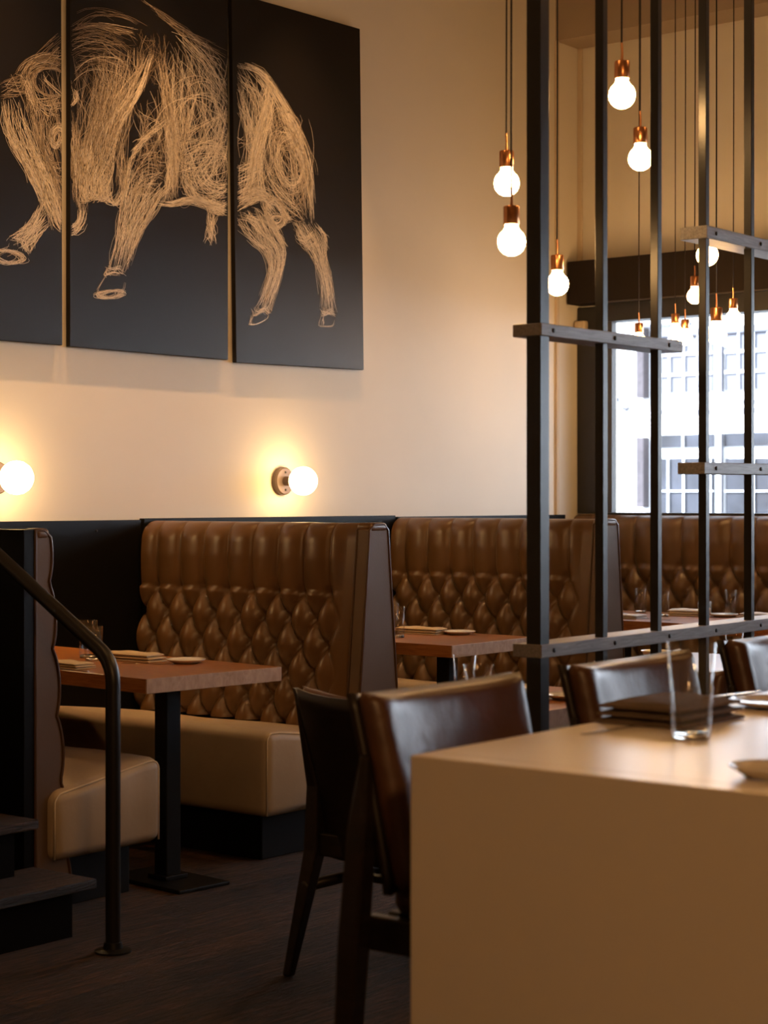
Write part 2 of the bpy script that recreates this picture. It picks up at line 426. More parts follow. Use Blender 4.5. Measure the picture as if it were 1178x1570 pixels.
bundle([(272, 262), (290, 300), (320, 322)], [(290, 262), (304, 296), (340, 322)], 70, 0, 2)
bundle([(252, 170), (258, 240), (254, 312)], [(270, 170), (272, 240), (266, 306)], 150, 0, 2.2)
bundle([(240, 314), (262, 317), (290, 311), (314, 318), (332, 332)], [(240, 306), (262, 309), (290, 302), (318, 308), (352, 320)], 80, 0, 1.4)
bundle([(290, 298), (322, 322), (352, 330)], [(310, 296), (332, 308), (353, 308)], 120, 0, 1.8)
bundle([(312, 316), (318, 345), (314, 366)], [(336, 320), (327, 345), (331, 376)], 70, 0, 1.4)
bundle([(318, 345), (315, 360), (311, 372)], [(324, 350), (330, 364), (333, 380)], 16, 0, 1)
# rump, flank and thigh
bundle([(354, 92), (386, 98), (406, 110), (422, 132), (442, 162), (462, 202), (476, 242), (481, 290), (484, 346)],
       [(354, 104), (380, 108), (398, 118), (412, 140), (430, 172), (448, 212), (464, 252), (471, 300), (476, 342)], 110, 0, 1.6)
bundle([(412, 124), (401, 170), (386, 222), (380, 272), (372, 306)], [(422, 132), (415, 182), (404, 232), (404, 280), (414, 312)], 230, 0, 2)
bundle([(354, 106), (384, 148), (398, 210)], [(398, 106), (412, 140), (408, 180)], 70, 0, 2.4)
bundle([(355, 126), (374, 200), (384, 270)], [(372, 120), (394, 200), (398, 260)], 44, 0, 2.2)
bundle([(354, 200), (376, 210), (392, 222)], [(354, 240), (380, 224), (400, 210)], 12, 0, 3)
bundle([(354, 258), (378, 250), (398, 246)], [(354, 300), (380, 285), (398, 268)], 60, 0, 2)
bundle([(354, 296), (376, 288), (400, 288), (418, 302)], [(355, 330), (386, 312), (405, 308), (424, 332)], 190, 0, 1.8)
loops(446, 248, 20, 40, 26, 0, -.12, .16, (.6, 1)); loops(442, 262, 28, 60, 22, 1, -.2, .14, (.3, .7)); loops(438, 200, 18, 26, 24, 1, -.3, .25, (.3, .8))
bundle([(422, 168), (450, 200), (470, 252), (476, 312)], [(408, 200), (426, 262), (446, 312), (470, 346)], 100, 1, 3)
bundle([(424, 150), (446, 180), (462, 212), (474, 262)], [(432, 160), (446, 190), (460, 226), (468, 280)], 70, 0, 1.8)
bundle([(404, 232), (420, 272), (446, 306), (470, 330)], [(398, 262), (418, 300), (440, 322), (462, 340)], 46, 0, 2.4)
loops(421, 325, 13, 19, 30, 0, -.2, .14); loops(424, 340, 12, 8, 20, 0, 0, .2)
bundle([(404, 304), (424, 318), (436, 338), (444, 340)], [(412, 298), (434, 316), (444, 334), (448, 338)], 60, 0, 1.2)
# wandering lines over head, shoulder, barrel and rump
bundle([(20, 110), (50, 200), (100, 340)], [(100, 100), (110, 200), (125, 320)], 150, 1, 5, .9)
bundle([(60, 95), (110, 60), (170, 60), (215, 90)], [(108, 150), (140, 110), (180, 110), (205, 130)], 90, 1, 5, .9)
bundle([(108, 90), (120, 180), (118, 300)], [(232, 80), (200, 190), (180, 300)], 200, 1, 5, .9)
bundle([(206, 40), (215, 90), (205, 140)], [(252, 40), (250, 90), (240, 130)], 60, 2, 5, .9)
bundle([(210, 150), (215, 220), (200, 300)], [(262, 150), (262, 220), (245, 300)], 80, 1, 5, .9)
bundle([(240, 60), (262, 180), (290, 310)], [(352, 100), (345, 200), (335, 310)], 130, 0, 6, .9)
bundle([(300, 60), (280, 160), (262, 250)], [(352, 110), (340, 200), (300, 300)], 60, 0, 6, .9)
loops(318, 262, 36, 36, 40, 0, 0, .25, (.25, .7)); loops(300, 200, 40, 60, 26, 0, .2, .3, (.2, .5))
bundle([(356, 100), (372, 180), (372, 300)], [(420, 130), (420, 200), (420, 300)], 110, 0, 5, .9)
bundle([(420, 140), (440, 240), (450, 330)], [(450, 180), (474, 260), (480, 330)], 90, 0, 4, .9)
loops(440, 240, 24, 50, 24, 0, -.2, .3, (.3, .8))
# near hind leg
bundle([(364, 352), (386, 374), (404, 388), (412, 420), (400, 456), (390, 476)], [(408, 318), (424, 352), (438, 384), (431, 420), (418, 462), (414, 480)], 200, 0, 1.8)
bundle([(356, 334), (388, 342), (404, 372)], [(392, 314), (408, 345), (416, 382)], 80, 0, 2)
bundle([(358, 328), (372, 352), (404, 386)], [(384, 318), (400, 345), (420, 380)], 50, 0, 1.6)
bundle([(398, 310), (414, 344), (438, 384)], [(404, 306), (424, 348), (440, 380)], 60, 0, 1.2)
bundle([(386, 474), (390, 484), (404, 478), (414, 484)], [(392, 464), (398, 474), (408, 470), (416, 478)], 60, 0, 1.2)
bundle([(390, 478), (382, 496), (392, 498), (408, 490), (411, 482)], [(392, 480), (386, 494), (394, 497), (404, 491), (409, 481)], 14, 0, .6)
bundle([(386, 480), (380, 496), (386, 498)], [(388, 480), (384, 496), (390, 498)], 8, 1, .6)
# far hind leg
bundle([(446, 336), (462, 370), (480, 394), (492, 432), (494, 482)], [(482, 342), (498, 366), (502, 402), (509, 442), (513, 484)], 210, 0, 1.5)
bundle([(450, 338), (466, 362), (484, 352)], [(456, 362), (470, 384), (494, 372)], 60, 0, 1.8)
bundle([(482, 340), (496, 356), (500, 386)], [(486, 344), (500, 364), (503, 386)], 40, 0, 1)
bundle([(491, 482), (494, 486), (504, 482), (515, 486)], [(494, 470), (500, 476), (508, 474), (514, 482)], 50, 0, 1)
bundle([(492, 482), (488, 498), (498, 500), (512, 499), (514, 486)], [(496, 484), (494, 498), (502, 500), (510, 498), (512, 486)], 12, 1, .7)
bundle([(495, 482), (494, 492), (495, 500)], [(497, 482), (496, 492), (497, 500)], 12, 0, .4)

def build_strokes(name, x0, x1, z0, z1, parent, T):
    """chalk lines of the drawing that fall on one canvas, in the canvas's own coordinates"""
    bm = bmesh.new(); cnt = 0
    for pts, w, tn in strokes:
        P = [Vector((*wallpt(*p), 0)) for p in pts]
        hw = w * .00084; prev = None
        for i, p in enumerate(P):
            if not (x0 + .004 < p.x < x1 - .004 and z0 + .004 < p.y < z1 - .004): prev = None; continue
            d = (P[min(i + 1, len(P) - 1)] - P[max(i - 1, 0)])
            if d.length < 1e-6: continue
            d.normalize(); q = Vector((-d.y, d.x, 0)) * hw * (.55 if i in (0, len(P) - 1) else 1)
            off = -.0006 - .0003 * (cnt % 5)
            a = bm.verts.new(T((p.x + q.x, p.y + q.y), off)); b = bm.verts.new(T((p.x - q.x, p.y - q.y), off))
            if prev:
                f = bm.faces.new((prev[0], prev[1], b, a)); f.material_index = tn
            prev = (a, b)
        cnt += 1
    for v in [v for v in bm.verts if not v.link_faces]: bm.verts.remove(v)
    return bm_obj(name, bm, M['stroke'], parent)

panels = [((4.22, 5.145), .004, 'left black canvas of the bull triptych, with the head and raised hoof'),
          ((5.185, 6.147), 0.0, 'middle black canvas of the bull triptych, with shoulder and barrel'),
          ((6.20, 7.135), .018, 'right black canvas of the bull triptych, with rump and hind legs')]
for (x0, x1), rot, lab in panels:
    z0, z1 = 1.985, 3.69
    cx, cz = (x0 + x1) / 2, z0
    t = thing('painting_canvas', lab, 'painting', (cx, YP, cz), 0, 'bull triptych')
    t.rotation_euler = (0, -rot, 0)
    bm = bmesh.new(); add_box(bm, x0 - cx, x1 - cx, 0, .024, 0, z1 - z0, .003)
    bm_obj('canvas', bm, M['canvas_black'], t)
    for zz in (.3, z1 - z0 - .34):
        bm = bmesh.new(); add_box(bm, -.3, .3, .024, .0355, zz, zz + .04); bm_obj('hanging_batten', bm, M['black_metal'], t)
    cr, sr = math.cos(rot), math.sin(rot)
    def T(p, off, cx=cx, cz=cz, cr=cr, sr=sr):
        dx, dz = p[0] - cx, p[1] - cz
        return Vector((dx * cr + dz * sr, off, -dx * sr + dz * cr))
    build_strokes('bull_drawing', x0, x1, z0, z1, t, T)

# ------------------------------------------------------------------ wall sconces
def sconce(x, z, label):
    t = thing('wall_sconce', label, 'lamp', (x, YW, z), 0, 'globe sconces on the bull wall')
    lathe('back_plate', [(0, 0), (.062, 0), (.066, .004), (.066, .024), (.06, .03), (.0, .03)], M['bronze'], t, 32, axis='y', auto=40)
    lathe('lamp_holder', [(.022, .03), (.022, .066), (.03, .07), (.03, .078), (0, .078)], M['bronze'], t, 20, axis='y', auto=40)
    lathe('glass_globe', [(0, .074)] + [(.0685 * math.sin(a), .142 - .0685 * math.cos(a)) for a in [PI * k / 12 for k in range(1, 12)]] + [(0, .2105)], M['globe'], t, 20, axis='y')
    for s in (-1, 1):
        lathe('screw', [(.006, .03), (.005, .0325), (0, .0325)], M['bolt'], t, 10, c=(.0, 0, s * .042), axis='y')
    return t
sconce(6.55, 1.432, 'lit white globe wall lamp on a bronze plate under the right canvas')
sconce(4.81, 1.432, 'lit white globe wall lamp cut by the left edge of the photo')

# ------------------------------------------------------------------ upholstered booths
YA, YE = 4.56, 5.80        # aisle end / wall end of the backs
def hw(z): return .058 + .091 * (1.225 - z)
def tuft_side(name, parent, xc, side, y0, y1, du, ys, dv, zr, zbot, ztop, plain, res=1.15, amp=.052, hwf=hw, m=None):
    """one deep-buttoned face; side=-1 looks towards -X"""
    ny = int((y1 - y0) / du * 18 * res); nzl = int(60 * res)
    ztr = ztop - .085
    prof = [(zbot + (ztr - zbot) * i / nzl, 1.0) for i in range(nzl + 1)]
    prof += [(ztr + .085 * math.sin(a), max(.0, math.cos(a))) for a in [PI / 2 * k / 9 for k in range(1, 10)]]
    def h(y, z):
        a = (y - ys) / du
        pl = abs(math.sin(PI * a)) ** (.46 if du < .2 else .3)
        bulge = .020 * max(0.0, min(1.0, (z - zr) / .14)) ** .7
        if z >= zr: v = pl * amp * .72 + bulge
        else:
            c = (z - zr) / (2 * dv)
            v = amp * (abs(math.sin(PI * (a + c))) * abs(math.sin(PI * (a - c)))) ** .42
            bl = max(0, 1 - (zr - z) / (.35 * dv))
            v = v * (1 - bl) + bl * max(v, pl * amp * .72) if bl > 0 else v
        if z < zr + .05:                                        # dents round the buttons
            r0 = round((zr - z) / dv)
            for rr in (r0 - 1, r0, r0 + 1):
                if rr < 0: continue
                off = .5 if rr % 2 else 0
                d2 = ((a - off - round(a - off)) * du) ** 2 + (z - zr + rr * dv) ** 2
                if d2 < .004: v -= .013 * math.exp(-d2 / .0005)
        if plain is not None:
            k = max(0, min(1, (plain - y) / (.10)))            # smooth leather by the aisle end
            k = k * k * (3 - 2 * k)
            v = v * (1 - k) + k * .030
        return v
    bm = bmesh.new(); g = []
    for z, c in prof:
        row = []
        for j in range(ny + 1):
            y = y0 + (y1 - y0) * j / ny
            base = hwf(min(z, ztr)) - .032 + h(y, min(z, ztr + .02))
            edge = min(1, (y - y0) / .012)
            row.append(bm.verts.new((xc + side * base * c * (.93 + .07 * edge), y, z)))
        g.append(row)
    for i in range(len(g) - 1):
        for j in range(ny):
            bm.faces.new((g[i][j], g[i][j + 1], g[i + 1][j + 1], g[i + 1][j]))
    o = bm_obj(name, bm, m or M['leather'], parent, smooth=True)
    def surf(y, z): return xc + side * (hwf(z) - .032 + h(y, z))
    return o, surf

btn_mesh = None
def buttons(parent, surf, side, y0, y1, du, ys, dv, zr, zbot, plain):
    global btn_mesh
    if btn_mesh is None:
        bm = bmesh.new(); add_lathe(bm, [(.0105, -.004), (.0105, .002), (.008, .005), (0, .0065)], 10)
        btn_mesh = bm_obj('button', bm, M['button'], None, smooth=True)
        src = btn_mesh; first = True
    r = 0; z = zr; n = 0
    while z > zbot + .04:
        k0 = math.ceil((y0 - ys) / du) - 1
        for k in range(k0, k0 + 60):
            y = ys + (k + (.5 if r % 2 else 0)) * du
            if y < max(y0 + .03, (plain - .02) if plain else -9) or y > y1 - .02: continue
            if n == 0 and btn_mesh.parent is None: b = btn_mesh
            else: b = btn_mesh.copy(); COL.objects.link(b)
            b.parent = parent
            b.location = (surf(y, z) + side * .001, y, z); b.rotation_euler = (0, side * PI / 2, 0)
            n += 1
        r += 1; z -= dv

def end_panel(name, parent, xc, sides, ya, z0=.02, ztop=1.235, hwf=hw, m=None, n=14):
    """flat upholstered aisle end of a back, with a rolled cap and welts"""
    L = []; R = []
    for i in range(n + 1):
        z = z0 + (ztop - .012 - z0) * i / n
        L.append((xc - (hwf(z) if -1 in sides else 0), z)); R.append((xc + (hwf(z) if 1 in sides else 0), z))
    top = ztop - .012
    pts = L + [(xc - (hwf(top) * .55 if -1 in sides else 0), ztop + .012), (xc + (hwf(top) * .55 if 1 in sides else 0), ztop + .012)] + R[::-1]
    bm = bmesh.new()
    a = [bm.verts.new((x, ya - .012, z)) for x, z in pts]; b = [bm.verts.new((x, ya + .05, z)) for x, z in pts]
    bm.faces.new(a); bm.faces.new(b[::-1])
    k = len(pts)
    for i in range(k): bm.faces.new((a[i], a[(i + 1) % k], b[(i + 1) % k], b[i]))
    o = bm_obj(name, bm, m or M['leather_end'], parent)
    md = o.modifiers.new('bev', 'BEVEL'); md.width = .006; md.segments = 2; md.limit_method = 'ANGLE'; md.angle_limit = math.radians(50)
    bm = bmesh.new()
    add_tube(bm, [(x, ya - .012, z) for x, z in pts], .0055, 8)
    add_tube(bm, [(x, ya + .052, z) for x, z in pts], .0045, 8)
    bm_obj('welt', bm, M['welt'], o, smooth=True)
    bm = bmesh.new()                                               # rolled cap on the top corner
    w = hwf(top); x0, x1 = (xc - w if -1 in sides else xc), (xc + w if 1 in sides else xc)
    add_box(bm, x0 + .004, x1 - .004, ya - .016, ya + .06, ztop - .018, ztop + .018, .014, 4)
    c = bm_obj('corner_cap', bm, M['leather'], parent, smooth=True)
    return o

def seat(parent, x0, x1, y0, y1, zt, front):
    bm = bmesh.new(); add_box(bm, x0, x1, y0, y1, .172, zt, .038, 5)
    # gentle crown and soft creases of the stuffed seat
    bmesh.ops.subdivide_edges(bm, edges=[e for e in bm.edges if e.calc_length() > .3], cuts=9, use_grid_fill=True)
    for v in bm.verts:
        if v.co.z > zt - .004:
            fx = (v.co.x - x0) / (x1 - x0); fy = (v.co.y - y0) / (y1 - y0)
            v.co.z += .010 * math.sin(PI * min(1, max(0, fx))) * min(1, 6 * fy * (1 - fy)) + .004 * math.sin(fy * 9 + x0)
        if v.co.z > .3:
            back = (v.co.x - x0) / (x1 - x0) if front < 0 else (x1 - v.co.x) / (x1 - x0)
            v.co.z -= .075 * max(0, back - .12)
        if abs(v.co.y - y0) < .002:
            v.co.y -= .010 * math.sin(PI * (v.co.z - .172) / (zt - .172)) * math.sin(PI * (v.co.x - x0) / (x1 - x0)) + .003 * math.sin(v.co.x * 31 + v.co.z * 24)
    o = bm_obj('seat_cushion', bm, M['leather_seat'], parent, smooth=True); shade_auto(o, 60)
    bm = bmesh.new()                                               # stitched welt round the aisle face
    r = .03; q = .0105; n_ = 6
    def dz(x): return .075 * max(0, ((x - x0) if front < 0 else (x1 - x)) / (x1 - x0) - .12)
    pts = [(x0 + q, .18), (x0 + q, zt - q - r)] + [(x0 + q + r * (1 - math.cos(a)), zt - q - r + r * math.sin(a)) for a in [PI / 2 * k / n_ for k in range(1, n_ + 1)]]
    pts += [(x0 + (x1 - x0) * k / 8, zt - q) for k in range(1, 8)]
    pts += [(x1 - q - r * (1 - math.cos(a)), zt - q - r + r * math.sin(a)) for a in [PI / 2 * k / n_ for k in range(n_, 0, -1)]] + [(x1 - q, zt - q - r), (x1 - q, .18)]
    pts = [(x, y0 + q - .001, z - (dz(x) if z > .3 else 0)) for x, z in pts]
    add_tube(bm, pts, .0035, 6)
    bm_obj('welt', bm, M['trim_paint'], o, smooth=True)
    # plinth
    bm = bmesh.new(); add_box(bm, x0 + .07, x1 - .07, y0 + .09, y1, 0, .175, .004); bm_obj('plinth', bm, M['black_metal'], parent)
    return o

DU, DV, ZR = .1403, .108, .972
def bench_double(xc, label, sf, sb, zs):
    t = thing('booth_bench', label, 'bench', (xc, YA, 0), 0, 'tufted booth benches')
    sub = bpy.data.objects.new('tmp', None)
    lx, ly = -xc, -YA
    o, surf = tuft_side('backrest', t, 0, -1, 0, YE - YA, DU, 5.728 - YA, DV, ZR, .44, 1.252, 4.76 - YA)
    buttons(o, surf, -1, 0, YE - YA, DU, 5.728 - YA, DV, ZR, .5, 4.745 - YA)
    tuft_side('backrest', t, 0, 1, 0, YE - YA, DU, 5.728 - YA, DV, ZR, .44, 1.252, 4.76 - YA, .6)
    end_panel('end_panel', t, 0, (-1, 1), 0)
    seat(t, sf - xc, -.09, -.035, YE - YA, zs, -1)
    seat(t, .09, sb - xc, -.035, YE - YA, zs, 1)
    return t
bench_double(5.684, 'double tufted brown leather booth bench behind the nearest wooden table', 4.999, 6.17, .492)
bench_double(7.440, 'double tufted brown leather booth bench behind the tall black post', 6.80, 7.93, .488)
# bench at the far left: single face, black back board towards the stairs
t = thing('booth_bench', 'booth bench at the left edge with black back board beside the stairs', 'bench', (3.916, YA, 0), 0, 'tufted booth benches')
def hwA(z): return .052 + .075 * (1.225 - z)
o, surf = tuft_side('backrest', t, 0, 1, 0, YE - YA, DU, 5.728 - YA, DV, ZR, .44, 1.252, 4.70 - YA, .6, hwf=hwA)
end_panel('end_panel', t, 0, (1,), 0, hwf=lambda z: hwA(z) - .010 + .024 * abs(math.sin(PI * (z - .645) / .216)) ** .6, n=60)
bm = bmesh.new(); add_box(bm, -.048, -.002, -.012, YE - YA, 0, 1.25, .002); bm_obj('back_board', bm, M['panel_black'], t)
seat(t, .05, 4.455 - 3.916, -.045, YE - YA, .462, 1)
# banquette along the window wall
t = thing('window_banquette', 'long tufted dark brown banquette under the street window', 'bench', (9.10, 4.4, 0), 0, 'tufted booth benches')
o, surf = tuft_side('backrest', t, .03, -1, -1.6, 1.40, .151, 5.39 - 4.4, .108, .972, .44, 1.256, None, .8)
buttons(o, surf, -1, -.45, 1.40, .151, 5.39 - 4.4, .108, .972, .66, None)
bm = bmesh.new(); add_box(bm, .03, .085, -2.4, 1.40, 0, 1.245, .004); bm_obj('back_board', bm, M['panel_black'], t)
seat(t, 8.52 - 9.1, -.05, -2.4, 1.40, .485, -1)

# ------------------------------------------------------------------ booth tables
def table(name, label, loc, rz, w, d, cols, group):
    """origin at the near aisle corner on the floor; w along X, d along Y"""
    t = thing(name, label, 'table', loc, rz, group)
    bm = bmesh.new(); add_box(bm, 0, w, .006, d, .70, .75, .002); bm_obj('tabletop', bm, M['table_wood'], t)
    bm = bmesh.new(); add_box(bm, 0, w, 0, .006, .70, .75, .0015); bm_obj('end_band', bm, M['table_edge'], t)
    for cx, cy in cols:
        bm = bmesh.new(); add_box(bm, cx - .033, cx + .033, cy - .033, cy + .033, .02, .70, .004); bm_obj('column', bm, M['black_metal'], t)
        bm = bmesh.new(); add_box(bm, cx - .115, cx + .115, cy - .2, cy + .2, 0, .014, .004); add_box(bm, cx - .05, cx + .05, cy - .05, cy + .05, .014, .03, .003)
        bm_obj('base_plate', bm, M['black_metal'], t)
        bm = bmesh.new(); add_box(bm, cx - .12, cx + .12, cy - .04, cy + .04, .688, .70, .002); bm_obj('top_bracket', bm, M['black_metal'], t)
    return t
G = 'wooden tables on black columns'
table('booth_table', 'nearest booth table at left, red-brown wood top with pale end', (4.272, 4.405, 0), math.radians(-5), .615, 1.36, ((.29, .24), (.29, 1.1)), G)
table('booth_table', 'second booth table, between tufted bench and black post', (6.015, 4.43, 0), 0, .615, 1.36, ((.29, .24), (.29, 1.1)), G)
table('booth_table', 'far booth table in front of the window banquette', (7.78, 3.75, 0), 0, .70, 1.45, ((.35, .3), (.35, 1.15)), G)
table('cafe_table', 'low wooden table behind the black post, partly hidden by leather chair', (4.294, 2.864, 0), 0, .62, .68, ((.31, .34),), G)
table('cafe_table', 'wooden table behind the divider, hidden by the middle leather chair', (5.72, 2.90, 0), 0, .62, .68, ((.31, .34),), G)

# ------------------------------------------------------------------ chairs
def chair(label, loc, rz, hs, hb):
    t = thing('dining_chair', label, 'chair', loc, rz, 'leather dining chairs')
    W = .262
    zb0 = hs - .02
    def ctr(s, u):               # mid surface of the back: u 0..1 up, s -1..1 across (local +y)
        wid = (.228 + .034 * u ** .8) if hs < .55 else (.252 + .012 * u)
        x = -.205 - (.075 if hs < .55 else .080) * u ** 1.1 + .055 * abs(s) ** 2.2
        z = zb0 + (hb - zb0) * u + .014 * abs(s) ** 3 * u
        return Vector((x, wid * s, z))
    def shell(off, th, nu, ns, ex):
        bm = bmesh.new(); fr = []; bk = []
        for i in range(nu + 1):
            u = i / nu; ra = []; rb = []
            for j in range(ns + 1):
                s = -1 + 2 * j / ns
                p = ctr(s, u)
                k = (max(0, 1 - abs(s) ** ex)) ** .5 * (max(0, 1 - abs(2 * u - 1) ** (ex * 1.6))) ** .5
                nrm = Vector((1, -.42 * s * abs(s) ** .6, .12)).normalized()
                ra.append(bm.verts.new(p + nrm * (off + th * k)))
                rb.append(bm.verts.new(p + nrm * (off - th * .5 * k)) if 0 < i < nu and 0 < j < ns else ra[-1])
            fr.append(ra); bk.append(rb)
        for i in range(nu):
            for j in range(ns):
                for q, rev in ((fr, False), (bk, True)):
                    vs = [q[i][j], q[i][j + 1], q[i + 1][j + 1], q[i + 1][j]]
                    if rev: vs.reverse()
                    try: bm.faces.new(vs)
                    except ValueError: pass
        return bm
    bm_obj('backrest_pad', shell(.013, .044, 30, 36, 14), M['chair_leather'], t, smooth=True)
    bm = bmesh.new()                          # bent dark-wood shell behind the pad
    nu, ns = 12, 18; A = []; B = []
    for i in range(nu + 1):
        u = -.34 + 1.335 * i / nu if hs < .55 else -.02 + 1.015 * i / nu
        ra, rb = [], []
        for j in range(ns + 1):
            s = -1.0 + 2 * j / ns; uu = max(u, 0)
            p = ctr(s * .985, uu)
            if u < 0:
                p.z = zb0 + (hb - zb0) * u; p.x += -.03 * u
            ra.append(bm.verts.new(p + Vector((-.004, 0, 0)))); rb.append(bm.verts.new(p + Vector((-.02, .006 * s, 0))))
        A.append(ra); B.append(rb)
    for i in range(nu):
        for j in range(ns):
            bm.faces.new((A[i][j], A[i][j + 1], A[i + 1][j + 1], A[i + 1][j])); bm.faces.new((B[i][j + 1], B[i][j], B[i + 1][j], B[i + 1][j + 1]))
    for i in range(nu):
        bm.faces.new((A[i][0], A[i + 1][0], B[i + 1][0], B[i][0])); bm.faces.new((A[i + 1][ns], A[i][ns], B[i][ns], B[i + 1][ns]))
    for j in range(ns):
        bm.faces.new((A[0][j + 1], A[0][j], B[0][j], B[0][j + 1])); bm.faces.new((A[nu][j], A[nu][j + 1], B[nu][j + 1], B[nu][j]))
    bm_obj('back_shell', bm, M['chair_wood'], t, smooth=True)
    bm = bmesh.new(); add_box(bm, -.165 if hs < .55 else -.185, .235, -.22, .22, hs - .075, hs, .03, 5)
    for v in bm.verts:
        if v.co.z > hs - .01: v.co.z += .015 * max(0, 1 - (v.co.x / .22) ** 2) * max(0, 1 - (v.co.y / .22) ** 2)
    bm_obj('seat', bm, M['chair_leather'], t, smooth=True)
    bm = bmesh.new()
    for s in (-1, 1): add_box(bm, -.20 if hs < .55 else -.23, .21, s * (.205 if hs < .55 else .235) - .014, s * (.205 if hs < .55 else .235) + .014, hs - .135, hs - .07, .004)
    add_box(bm, .185, .213, -.2, .2, hs - .135, hs - .07, .004); add_box(bm, -.205, -.177, -.2, .2, hs - .135, hs - .07, .004)
    bm_obj('seat_frame', bm, M['chair_wood'], t)
    def leg(pts, sz):
        bm = bmesh.new(); rings = []
        for (x, y, z), w in zip(pts, sz):
            rings.append([bm.verts.new((x + a * w / 2, y + b * w / 2, z)) for a, b in ((-1, -1), (1, -1), (1, 1), (-1, 1))])
        for a, b in zip(rings, rings[1:]):
            for k in range(4): bm.faces.new((a[k], a[(k + 1) % 4], b[(k + 1) % 4], b[k]))
        bm.faces.new(rings[0]); bm.faces.new(rings[-1])
        o = bm_obj('leg', bm, M['chair_wood'], t)
        md = o.modifiers.new('bev', 'BEVEL'); md.width = .006; md.segments = 2
    for s in (-1, 1):
        leg([(.215, s * .215, 0), (.195, s * .205, hs - .075)], (.028, .042))
        if hs > .55: leg([(-.25, s * .290, 0), (-.226, s * .274, hs - .12), (-.212, s * .266, hs + .1), (-.208, s * .262, hb - .10)], (.034, .046, .042, .016))
        else: leg([(-.275, s * .254, 0), (-.198, s * .222, hs - .12), (-.188, s * .228, hs + .06), (-.232, s * .256, hb - .03)], (.028, .048, .040, .014))
    zs_ = hs * .53
    bm = bmesh.new()
    for s in (-1, 1): add_tube(bm, [(-.24, s * .228, zs_), (0, s * .214, zs_ + .004), (.205, s * .21, zs_)], .016, 10)
    add_tube(bm, [(-.02, -.214, zs_), (-.02, .214, zs_)], .014, 10)
    bm_obj('stretcher', bm, M['chair_wood'], t, smooth=True)
    return t
chair('black wooden-backed chair left of the nearest leather chair, facing away', (4.165, 3.185, 0), 0, .47, .80)
chair('espresso leather chair at the left end of the cream counter', (2.900, 1.935, 0), -PI / 2, .645, .975)
chair('middle espresso leather chair at the counter, behind the tall glass', (3.635, 1.945, 0), -PI / 2, .645, .975)
chair('espresso leather chair at the right edge of the photo', (4.48, 2.01, 0), -PI / 2, .645, .975)
chair('dark chair facing left on the far side of the low table', (4.95, 2.98, 0), PI, .47, .80)

# ------------------------------------------------------------------ cream counter (waterfall end)
ct = thing('counter_table', 'cream laminate counter with solid end panel in the right foreground', 'counter', (2.544, 1.965, 0))
bm = bmesh.new(); add_box(bm, .06, 3.14, -1.6, 0, .845, .90, .0025); bm_obj('countertop', bm, M['laminate'], ct)
bm = bmesh.new(); add_box(bm, 0, .06, -1.6, 0, 0, .90, .0025); bm_obj('end_panel', bm, M['laminate'], ct)
bm = bmesh.new(); add_box(bm, 3.14, 3.2, -1.6, 0, 0, .90, .0025); bm_obj('end_panel', bm, M['laminate'], ct)

# ------------------------------------------------------------------ divider of black posts and grey rails
dvd = thing('divider_screen', 'room divider of black steel posts and grey stained wooden rails', 'divider', (3.985, 2.65, 0))
posts = [(0, .042, .044), (.308, .024, .026), (.605, .022, .026), (.888, .021, .026), (1.178, .021, .026), (1.47, .021, .026)]
for i, (x, w, d) in enumerate(posts):
    bm = bmesh.new(); add_box(bm, x, x + w, 0, d, .006, CEIL - .004, .0015)
    bm_obj('post', bm, M['steel'], dvd)
    bm = bmesh.new(); add_box(bm, x - .025, x + w + .025, -.02, d + .02, 0, .008, .002); bm_obj('foot_plate', bm, M['steel'], dvd)
def rail(x0, x1, za0, za1, hgt, bolts):
    bm = bmesh.new()
    vs = add_box(bm, x0, x1, -.006, .085, -hgt / 2, hgt / 2, .002)
    for v in bm.verts: v.co.z += za0 + (za1 - za0) * (v.co.x - x0) / (x1 - x0) - hgt / 2
    r = bm_obj('rail', bm, M['rail_wood'], dvd)
    for bx in bolts:
        bm = bmesh.new(); z = za0 + (za1 - za0) * (bx - x0) / (x1 - x0) - hgt / 2
        add_lathe(bm, [(.0065, 0), (.006, .0025), (0, .003)], 10, (bx, -.006, z), axis='y'); bm_obj('bolt', bm, M['bolt'], r, smooth=True)
rail(-.004, .738, 1.806, 1.808, .033, (.052, .36, .66))
rail(.883, 2.1, 2.163, 2.163, .038, (.94, 1.23, 1.52))
rail(.868, 2.1, 1.457, 1.462, .035, (.94, 1.23, 1.52))
rail(-.004, 2.1, .969, .974, .035, (.055, .36, .66, .94, 1.23, 1.52))

